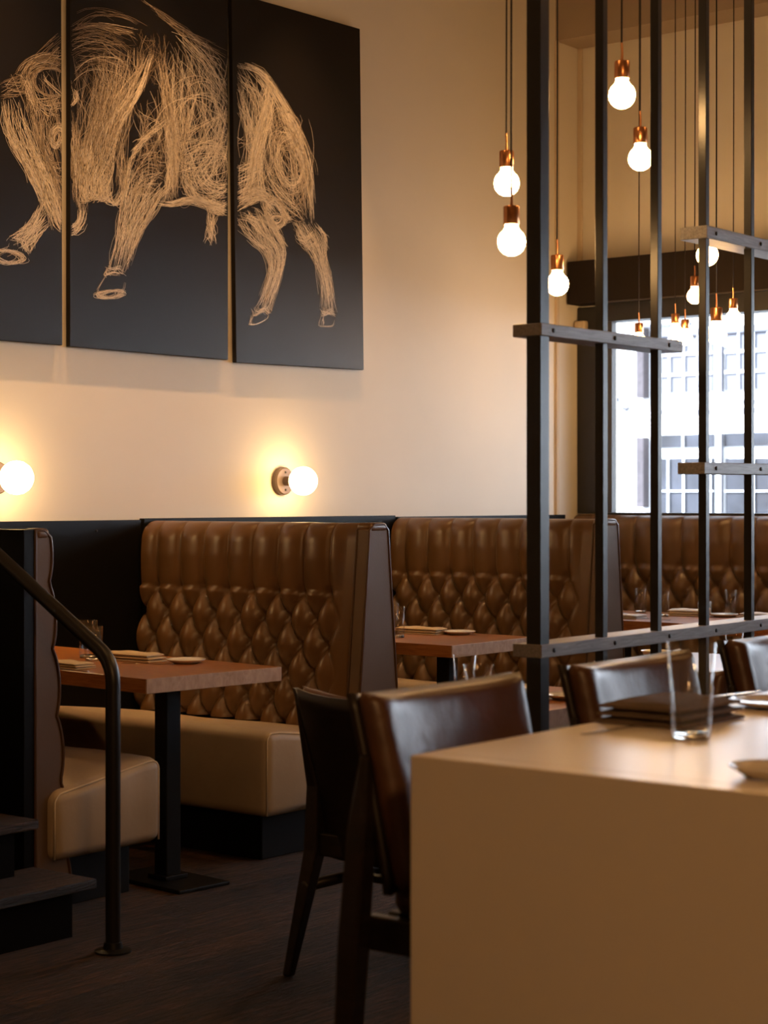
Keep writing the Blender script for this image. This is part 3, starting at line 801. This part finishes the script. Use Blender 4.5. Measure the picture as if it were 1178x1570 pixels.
# ------------------------------------------------------------------ handrail and stairs
hr = thing('handrail', 'black pipe handrail descending beside the dark stairs', 'handrail', (3.77, 4.03, 0))
pts = [(0, 0, .01), (0, 0, .45), (0, 0, .80)] + [(0, .0 + .11 * (1 - math.cos(a)), .80 + .11 * math.sin(a)) for a in [math.radians(12 * k) for k in range(1, 6)]]
y0, z0 = pts[-1][1], pts[-1][2]
pts += [(0, y0 + .5 * k, z0 + .292 * k) for k in (.25, 1, 2, 3)]
tube('rail_pipe', pts, .0225, M['pipe'], hr, 16)
lathe('base_flange', [(0, 0), (.055, 0), (.055, .006), (.03, .012), (.026, .03), (0, .03)], M['black_metal'], hr, 24, auto=40)
st = thing('staircase', 'dark wooden stairs at the lower left corner', 'stairs', (3.3, 4.24, 0))
for i, (x1, y, dy) in enumerate(((3.90, 0, 1.2), (3.84, .2, 1.0), (3.80, .46, .75), (3.80, .72, .5))):
    z = .17 * (i + 1)
    bm = bmesh.new(); add_box(bm, -1.0, x1 - 3.3, y, y + .30, z - .03, z, .005); bm_obj('tread', bm, M['floor'], st)
    bm = bmesh.new(); add_box(bm, -1.0, x1 - 3.3 - .08, y + .025, y + .06, z - .17, z - .03); bm_obj('riser', bm, M['panel_black'], st)

# ------------------------------------------------------------------ pendants
def pendant(x, y, z, label):
    t = thing('pendant_light', label, 'lamp', (x, y, z), 0, 'bare globe pendants on black cords')
    R = .040
    pr = [(0, -R)] + [(R * math.sin(a), -R * math.cos(a)) for a in [PI * k / 10 for k in range(1, 9)]]
    pr += [(.0195, .040), (.0185, .050)]
    lathe('bulb', pr + [(0, .050)], M['bulb'], t, 16)
    lathe('socket', [(.0, .048), (.0215, .048), (.0225, .05), (.0225, .096), (.0205, .099), (.0, .099)], M['copper'], t, 20, auto=40)
    tube('stem', [(0, 0, .098), (.001, 0, .125), (-.002, .0, .153)], [.0045, .0036, .0034], M['copper'], t, 8)
    h = CEIL - z; k = (random.random() - .5) * .03
    cp = catmull([(-.002, 0, .15), (k * .5, k * .3, h * .3), (-k * .3, 0, h * .65), (0, 0, h - .02)], 12)
    tube('cord', cp, .0028, M['cord'], t, 6)
    lathe('ceiling_cup', [(.03, h - .02), (.03, h - .001), (0, h - .001)], M['black_metal'], t, 16)
    lathe('cup_base', [(0, h - .022), (.03, h - .02)], M['black_metal'], t, 16)
    return t
PEND = [(4.632, 3.204, 2.315, 'upper of two glowing pendants hanging just left of the tall post'),
        (4.212, 2.897, 2.063, 'lower of two glowing pendants, touching the tall black post'),
        (5.259, 3.428, 2.079, 'glowing pendant just right of the tall black post, above the rail'),
        (4.628, 2.792, 2.528, 'topmost glowing pendant, right of the second post'),
        (5.131, 3.027, 2.443, 'glowing pendant left of the third post, below the topmost pendant'),
        (5.890, 3.198, 2.225, 'glowing pendant behind the fourth post, under the high short rail'),
        (8.171, 4.506, 2.364, 'small far pendant left of the fourth post, before the dark shade'),
        (8.551, 4.832, 2.226, 'far pendant with leftmost copper socket against the bright window'),
        (8.672, 4.841, 2.207, 'far pendant hanging lowest beside the leftmost window socket'),
        (6.179, 3.316, 1.968, 'pendant with large copper socket right of the fourth post'),
        (8.292, 4.355, 2.253, 'far pendant left of the fifth post, at the shade edge'),
        (8.344, 4.931, 2.169, 'far pendant whose bulb hides behind the upper left rail')]
for p in PEND: pendant(*p)

# ------------------------------------------------------------------ table settings
def glass(name, label, loc, h, rt, rb, group='drinking glasses'):
    b = .012
    prof = [(0, 0), (rb * .96, 0), (rb, .003), (rt, h), (rt - .0012, h + .0008), (rt - .0024, h), (rb - .003, b), (0, b - .002)]
    o = lathe(name, prof, M['glass'], None, 32)
    shade_auto(o, 60); o.location = loc
    lathe('thick_base', [(0, .0006), (rb * .9, .0006), (rb * .93, .002), (rb * .92 , b - .001), (rb * .85, b), (0, b - .0005)], M['glass_base'], o, 28)
    return tag(o, label, 'glass', group)
def plate(label, loc, r, group='small white plates', bowl=0.0):
    prof = [(0, .002), (r * .55, .002), (r * .62, 0), (r * .66, .003), (r * .9, .009 + bowl), (r, .013 + bowl), (r * .995, .0155 + bowl), (r * .88, .012 + bowl), (r * .62, .007), (0, .006)]
    o = lathe('side_plate', prof, M['china'], None, 40); o.location = loc
    return tag(o, label, 'plate', group)
def napkin(label, loc, rz, w, d, m, h=.022, layers=3, group='folded napkins'):
    t = thing('folded_napkin', label, 'napkin', loc, rz, group)
    bm = bmesh.new(); rr = random.Random(len(label))
    for k in range(layers):
        z0 = h * k / layers; sx = 1 - .05 * k * rr.random()
        nx, ny = 12, 8; gt = []; gb = []
        for i in range(nx + 1):
            a = []; b = []
            for j in range(ny + 1):
                x = (i / nx - .5) * w * sx; y = (j / ny - .5) * d * (1 - .03 * k)
                ed = min(1, min(i, nx - i) / 1.5) * min(1, min(j, ny - j) / 1.5)
                wob = .0025 * math.sin(i * .9 + k * 2) * math.cos(j * .8 + k)
                a.append(bm.verts.new((x, y, z0 + h / layers * (.35 + .6 * ed ** .4) + (wob if k == layers - 1 else 0) * ed)))
                b.append(bm.verts.new((x, y, z0 + .0004)))
            gt.append(a); gb.append(b)
        for i in range(nx):
            for j in range(ny):
                bm.faces.new((gt[i][j], gt[i + 1][j], gt[i + 1][j + 1], gt[i][j + 1])); bm.faces.new((gb[i][j + 1], gb[i + 1][j + 1], gb[i + 1][j], gb[i][j]))
        for i in range(nx):
            bm.faces.new((gt[i + 1][0], gt[i][0], gb[i][0], gb[i + 1][0])); bm.faces.new((gt[i][ny], gt[i + 1][ny], gb[i + 1][ny], gb[i][ny]))
        for j in range(ny):
            bm.faces.new((gt[0][j], gt[0][j + 1], gb[0][j + 1], gb[0][j])); bm.faces.new((gt[nx][j + 1], gt[nx][j], gb[nx][j], gb[nx][j + 1]))
    bm_obj('folded_cloth', bm, m, t, smooth=False)
    return t
def outline_prism(bm, pts, th, z0=0):
    a = [bm.verts.new((x, y, z0)) for x, y in pts]; b = [bm.verts.new((x, y, z0 + th)) for x, y in pts]
    bm.faces.new(a[::-1]); bm.faces.new(b); k = len(pts)
    for i in range(k): bm.faces.new((a[i], a[(i + 1) % k], b[(i + 1) % k], b[i]))
def knife(label, loc, rz, group='cutlery'):
    bm = bmesh.new()
    outline_prism(bm, [(-.11, -.006), (-.112, 0), (-.11, .006), (-.02, .0045), (0, .008), (.07, .009), (.098, .004), (.1, -.003), (0, -.004), (-.02, -.0045)], .0028)
    o = bm_obj('table_knife', bm, M['silver']); o.location = loc; o.rotation_euler = (0, 0, rz)
    return tag(o, label, 'knife', group)
def fork(label, loc, rz, group='cutlery', tilt=0):
    t = thing('table_fork', label, 'fork', loc, rz, group)
    bm = bmesh.new(); outline_prism(bm, [(-.1, -.006), (-.102, 0), (-.1, .006), (-.01, .003), (.03, .004), (.045, .011), (.058, .012), (.058, -.012), (.045, -.011), (.03, -.004), (-.01, -.003)], .0022)
    bm_obj('handle', bm, M['silver'], t)
    bm = bmesh.new()
    for k in range(4):
        y = -.0105 + k * .007; outline_prism(bm, [(.058, y - .0015), (.098, y - .001), (.098, y + .001), (.058, y + .0015)], .0022)
    bm_obj('tines', bm, M['silver'], t)
    t.rotation_euler = (0, tilt, rz)
    return t
def spoon(label, loc, rz, tilt=0, group='cutlery'):
    t = thing('table_spoon', label, 'spoon', loc, rz, group); t.rotation_euler = (0, tilt, rz)
    bm = bmesh.new(); outline_prism(bm, [(-.13, -.007), (-.133, 0), (-.13, .007), (-.02, .003), (.0, .004), (.0, -.004), (-.02, -.003)], .0025, .004)
    bm_obj('handle', bm, M['silver'], t)
    bm = bmesh.new(); g = []
    for i in range(9):
        r = i / 8; ring = []
        for k in range(24):
            a = 2 * PI * k / 24; ring.append(bm.verts.new((.03 + .032 * r * math.cos(a), .021 * r * math.sin(a), .0006 + .008 * r * r)))
        g.append(ring)
    for a, b in zip(g[1:], g[2:]):
        for k in range(24): bm.faces.new((a[k], a[(k + 1) % 24], b[(k + 1) % 24], b[k]))
    bm.faces.new(g[1])
    for v in g[0]: bm.verts.remove(v)
    o = bm_obj('spoon_bowl', bm, M['silver'], t, smooth=True)
    md = o.modifiers.new('th', 'SOLIDIFY'); md.thickness = .0014
    return t
TZ = .751
R5 = math.radians(-5)
# nearest booth table
plate('small plate at the right rear edge of the nearest booth table', (4.775, 4.72, TZ), .073)
napkin('cream folded napkin beside the plate on the nearest booth table', (4.73, 4.95, TZ), PI / 2 + .05, .25, .10, M['linen_cream'], .032)
fork('fork between napkin and plate on the nearest booth table', (4.66, 4.80, TZ), 2.0)
glass('water_glass', 'tumbler in front, behind the handrail, on the nearest booth table', (4.635, 5.06, TZ), .125, .036, .032)
glass('water_glass', 'tumbler standing rearmost on the nearest booth table', (4.70, 5.16, TZ), .14, .036, .032)
napkin('dull folded napkin at the left side of the nearest booth table', (4.40, 4.93, TZ), PI / 2 - .1, .20, .09, M['linen_cream'])
knife('knife lying in front of the left napkin on the nearest booth table', (4.325, 4.86, TZ), PI / 2 + .0)
# second booth table
glass('water_glass', 'front tumbler beside the bench end on the second booth table', (6.209, 4.86, TZ), .134, .0295, .027)
glass('water_glass', 'tumbler half hidden by the bench end on the second booth table', (6.384, 5.03, TZ), .134, .0295, .027)
napkin('cream folded napkin on the second booth table', (6.46, 4.93, TZ), PI / 2 + .1, .22, .10, M['linen_cream'], .03)
plate('small plate at the rear edge of the second booth table', (6.535, 4.775, TZ), .073)
# low table behind the chair
glass('water_glass', 'tumbler showing above the leather chair on the low table', (4.53, 3.29, TZ), .12, .036, .031)
plate('rim of a small dish showing above the leather chair back', (4.74, 3.395, .788), .05, bowl=.006) if False else glass('low_bowl', 'low glass bowl beside the tumbler on the low table', (4.70, 3.36, TZ), .075, .05, .035)
napkin('pale folded napkin left of the tall post on the low table', (4.55, 3.10, TZ), PI / 2, .15, .09, M['linen_grey'], .03)
plate('small plate on the low table behind the pale napkin', (4.74, 3.22, TZ), .07)
glass('water_glass', 'tumbler hidden behind the tall post on the low table', (4.35, 2.955, TZ), .10, .036, .031)
plate('small plate on the low table, right of the tall post', (4.63, 2.985, TZ), .07)
# far booth table
G4 = 'drinking glasses'
glass('water_glass', 'tumbler left of the third post on the far booth table', (8.36, 4.93, TZ), .125, .033, .03)
glass('water_glass', 'tumbler just right of the third post on the far booth table', (8.16, 4.68, TZ), .125, .033, .03)
glass('water_glass', 'tumbler left of the fifth post on the far booth table', (8.36, 4.405, TZ), .135, .033, .03)
v = thing('votive_candle', 'amber votive candle behind the fourth post on the far table', 'candle', (8.265, 4.502, TZ))
bm = bmesh.new(); add_lathe(bm, [(0, 0), (.034, 0), (.036, .003), (.036, .078), (.0335, .078), (.0325, .01), (0, .008)], 24); bm_obj('candle_cup', bm, M['glass'], v, smooth=True)
lathe('wax', [(0, .0105), (.031, .0105), (.031, .045), (0, .043)], M['votive'], v, 20)
napkin('white napkin at the left end of the far booth table', (7.93, 4.77, TZ), PI / 2, .20, .11, M['linen_white'])
napkin('white puffed napkin between the tumblers on the far booth table', (8.30, 4.62, TZ), PI / 2 + .2, .20, .11, M['linen_white'], .035)
plate('small plate beside the votive on the far booth table', (8.33, 4.43, TZ), .075)
napkin('white napkin at the right end of the far booth table', (8.32, 4.22, TZ), PI / 2, .2, .1, M['linen_white'], .03)
fork('fork on the white napkin at the far booth table', (7.93, 4.60, TZ), 1.4)
# hidden table behind the divider
plate('small bowl under the lower rail, behind the middle chair', (5.84, 3.38, TZ), .055, bowl=.03)
glass('water_glass', 'tumbler under the lower rail, above the right chair', (6.08, 3.19, TZ), .12, .036, .031)
# counter
CZ = .901
glass('pint_glass', 'tall tapered glass on the cream counter in the foreground', (3.051, 1.690, CZ), .178, .0465, .036)
napkin('taupe folded napkin behind the tall glass on the counter', (3.27, 1.86, CZ), .0, .26, .20, M['linen_taupe'], .046)
knife('knife under the taupe napkin on the counter', (3.06, 1.865, CZ), PI * .97)
plate('plate behind the taupe napkin on the counter', (3.62, 1.80, CZ), .10)
spoon('spoon seen through the tall glass on the counter', (3.50, 1.90, CZ + .018), 2.6, .06)
fork('fork laid across the plate at the counter right edge', (3.62, 1.74, CZ + .017), .35)
plate('small plate cut by the right edge of the counter foreground', (2.70, 1.352, CZ), .066, bowl=.004)
napkin('white napkin at the far right of the counter', (3.95, 1.86, CZ), .2, .22, .16, M['linen_white'], .03)
napkin('white napkin beside the plate at the counter right edge', (3.47, 1.56, CZ), .3, .10, .16, M['linen_white'], .025)

# ------------------------------------------------------------------ the street outside
gr = box('ground', 9.4, 75, -140, 60, -.35, -.25, M['asphalt']); struct(gr)
XF = 40.0
bd = thing('street_building', 'bright white building with paned windows across the street', 'building', (XF, 20, -.25))
def fpt(px, py):
    u = (px - 589) / F_; Z = XF / (C_ + S_ * u)
    return (S_ - C_ * u) * Z - 20, 1.35 - (py - 764) * Z / F_ + .25
bm = bmesh.new(); add_box(bm, 0, 8, -130, 12, 0, 7.3); bm_obj('facade_wall', bm, M['facade'], bd)
eb = box('bounce_block', 9.6, 39.5, -75, -62, -.25, 16, M['facade']); struct(eb)          # unseen white block, added to bounce daylight into the room
def frect(bm, px0, px1, py0, py1, d0, d1):
    ya, z1 = fpt(px0, py0); yb, _ = fpt(px1, py0); zt = z1; _, zb = fpt((px0 + px1) / 2, py1)
    add_box(bm, d0, d1, min(ya, yb), max(ya, yb), min(zb, zt), max(zb, zt))
def window(px0, px1, py0, py1, vs, hs, m):
    bm = bmesh.new(); frect(bm, px0, px1, py0, py1, -.04, .02); w = bm_obj('window', bm, m, bd)
    bm = bmesh.new()
    for v_ in vs: frect(bm, v_ - .9, v_ + .9, py0, py1, -.09, -.03)
    for h_ in hs: frect(bm, px0, px1, h_ - .9, h_ + .9, -.085, -.03)
    bm_obj('muntin', bm, M['muntin'], w)
window(1015, 1094, 514, 601, (1029, 1051, 1073), (544, 575), M['pane_up'])
window(1114, 1190, 509, 597, (1135, 1158, 1180), (539, 570), M['pane_up'])
window(1200, 1280, 509, 597, (1222, 1250), (539, 570), M['pane_up'])
window(1013, 1096, 667, 686, (1050,), (), M['pane_low'])
window(1112, 1200, 664, 684, (1150,), (), M['pane_low'])
window(1013, 1096, 703, 792, (1027, 1050.7, 1092), (753,), M['pane_low'])
window(1114, 1200, 703, 792, (1158,), (753,), M['pane_low'])
for (a, b, c, d) in ((985, 996, 505, 611), (985, 996, 671, 778)):
    bm = bmesh.new(); frect(bm, a, b, c, d, -.3, .02); bm_obj('brick_pier', bm, M['brick'], bd)
bm = bmesh.new(); frect(bm, 1014, 1300, 629.5, 631, -.06, .02); frect(bm, 1090, 1300, 615, 616, -.04, .02); bm_obj('cornice_line', bm, M['facade_trim'], bd)
bm = bmesh.new(); frect(bm, 1108.5, 1110.5, 530, 602, -.12, .0); frect(bm, 1108.5, 1110, 664, 795, -.12, .0); bm_obj('downpipe', bm, M['facade_trim'], bd)
bm = bmesh.new(); frect(bm, 984, 1060, 498, 500.5, -.1, .02); frect(bm, 1000, 1300, 508, 509, -.1, .02); bm_obj('overhead_cable', bm, M['facade_trim'], bd)
bm = bmesh.new(); frect(bm, 955, 966, 624, 627, -.12, .02); frect(bm, 958, 963, 626, 630, -.12, .02); frect(bm, 944, 949, 609, 616, -.12, .02); bm_obj('wall_bracket', bm, M['facade_trim'], bd)

# ------------------------------------------------------------------ light
w = bpy.data.worlds.new('World'); scn.world = w; w.use_nodes = True
bg = w.node_tree.nodes['Background']; bg.inputs['Color'].default_value = (.80, .90, 1, 1); bg.inputs['Strength'].default_value = 3.0
def light(name, kind, loc, energy, col, size=.1, aim=None, spot=None, blend=.6):
    d = bpy.data.lights.new(name, kind); d.energy = energy; d.color = col
    if kind == 'SPOT': d.shadow_soft_size = size; d.spot_size = spot; d.spot_blend = blend
    if kind == 'POINT': d.shadow_soft_size = size
    if kind == 'AREA': d.size = size
    if kind == 'SUN': d.angle = math.radians(1)
    o = bpy.data.objects.new(name, d); COL.objects.link(o); o.location = loc
    if aim: o.rotation_euler = (Vector(aim) - Vector(loc)).to_track_quat('-Z', 'Y').to_euler()
    return o
light('sun', 'SUN', (0, 0, 20), 32, (.88, .94, 1), aim=(10, -12, 9))
WARM = (1, .52, .19)
for i, x in enumerate((4.75, 5.65, 6.6)):
    light('ceiling_spot_%d' % i, 'SPOT', (x, 5.25, 4.45), 150, WARM, .02, aim=(x, 5.80, 1.5), spot=math.radians(48), blend=1.0)
light('warm_fill_1', 'POINT', (3.2, 3.4, 4.2), 25, WARM, .25)  # this and the following points: unseen warm fill, added to brighten the room
light('warm_fill_2', 'POINT', (0.2, -1.2, 3.2), 140, WARM, .25)  # added fill that lifts the counter front
light('warm_fill_3', 'POINT', (6.2, 1.6, 4.0), 25, WARM, .25)

# ------------------------------------------------------------------ camera
cd = bpy.data.cameras.new('Camera'); cam = bpy.data.objects.new('Camera', cd); COL.objects.link(cam)
cam.location = (0, 0, 1.35)
cam.rotation_euler = (PI / 2, 0, -math.radians(90 - 38.5))
cd.sensor_fit = 'HORIZONTAL'; cd.sensor_width = 36; cd.lens = F_ / 1178 * 36
cd.shift_y = -21 / 1178; cd.clip_end = 200
cd.dof.use_dof = True; cd.dof.focus_distance = 7.2; cd.dof.aperture_fstop = 6.3
scn.camera = cam
vs = scn.view_settings
vs.view_transform = 'Standard'; vs.look = 'None'; vs.exposure = .35; vs.gamma = 1; vs.use_curve_mapping = False
try:
    scn.cycles.use_denoising = True; scn.cycles.denoiser = 'OPENIMAGEDENOISE'
    scn.cycles.max_bounces = 10; scn.cycles.transparent_max_bounces = 12; scn.cycles.transmission_bounces = 10
    scn.cycles.sample_clamp_indirect = 40; scn.cycles.caustics_refractive = False; scn.cycles.caustics_reflective = False
except Exception: pass
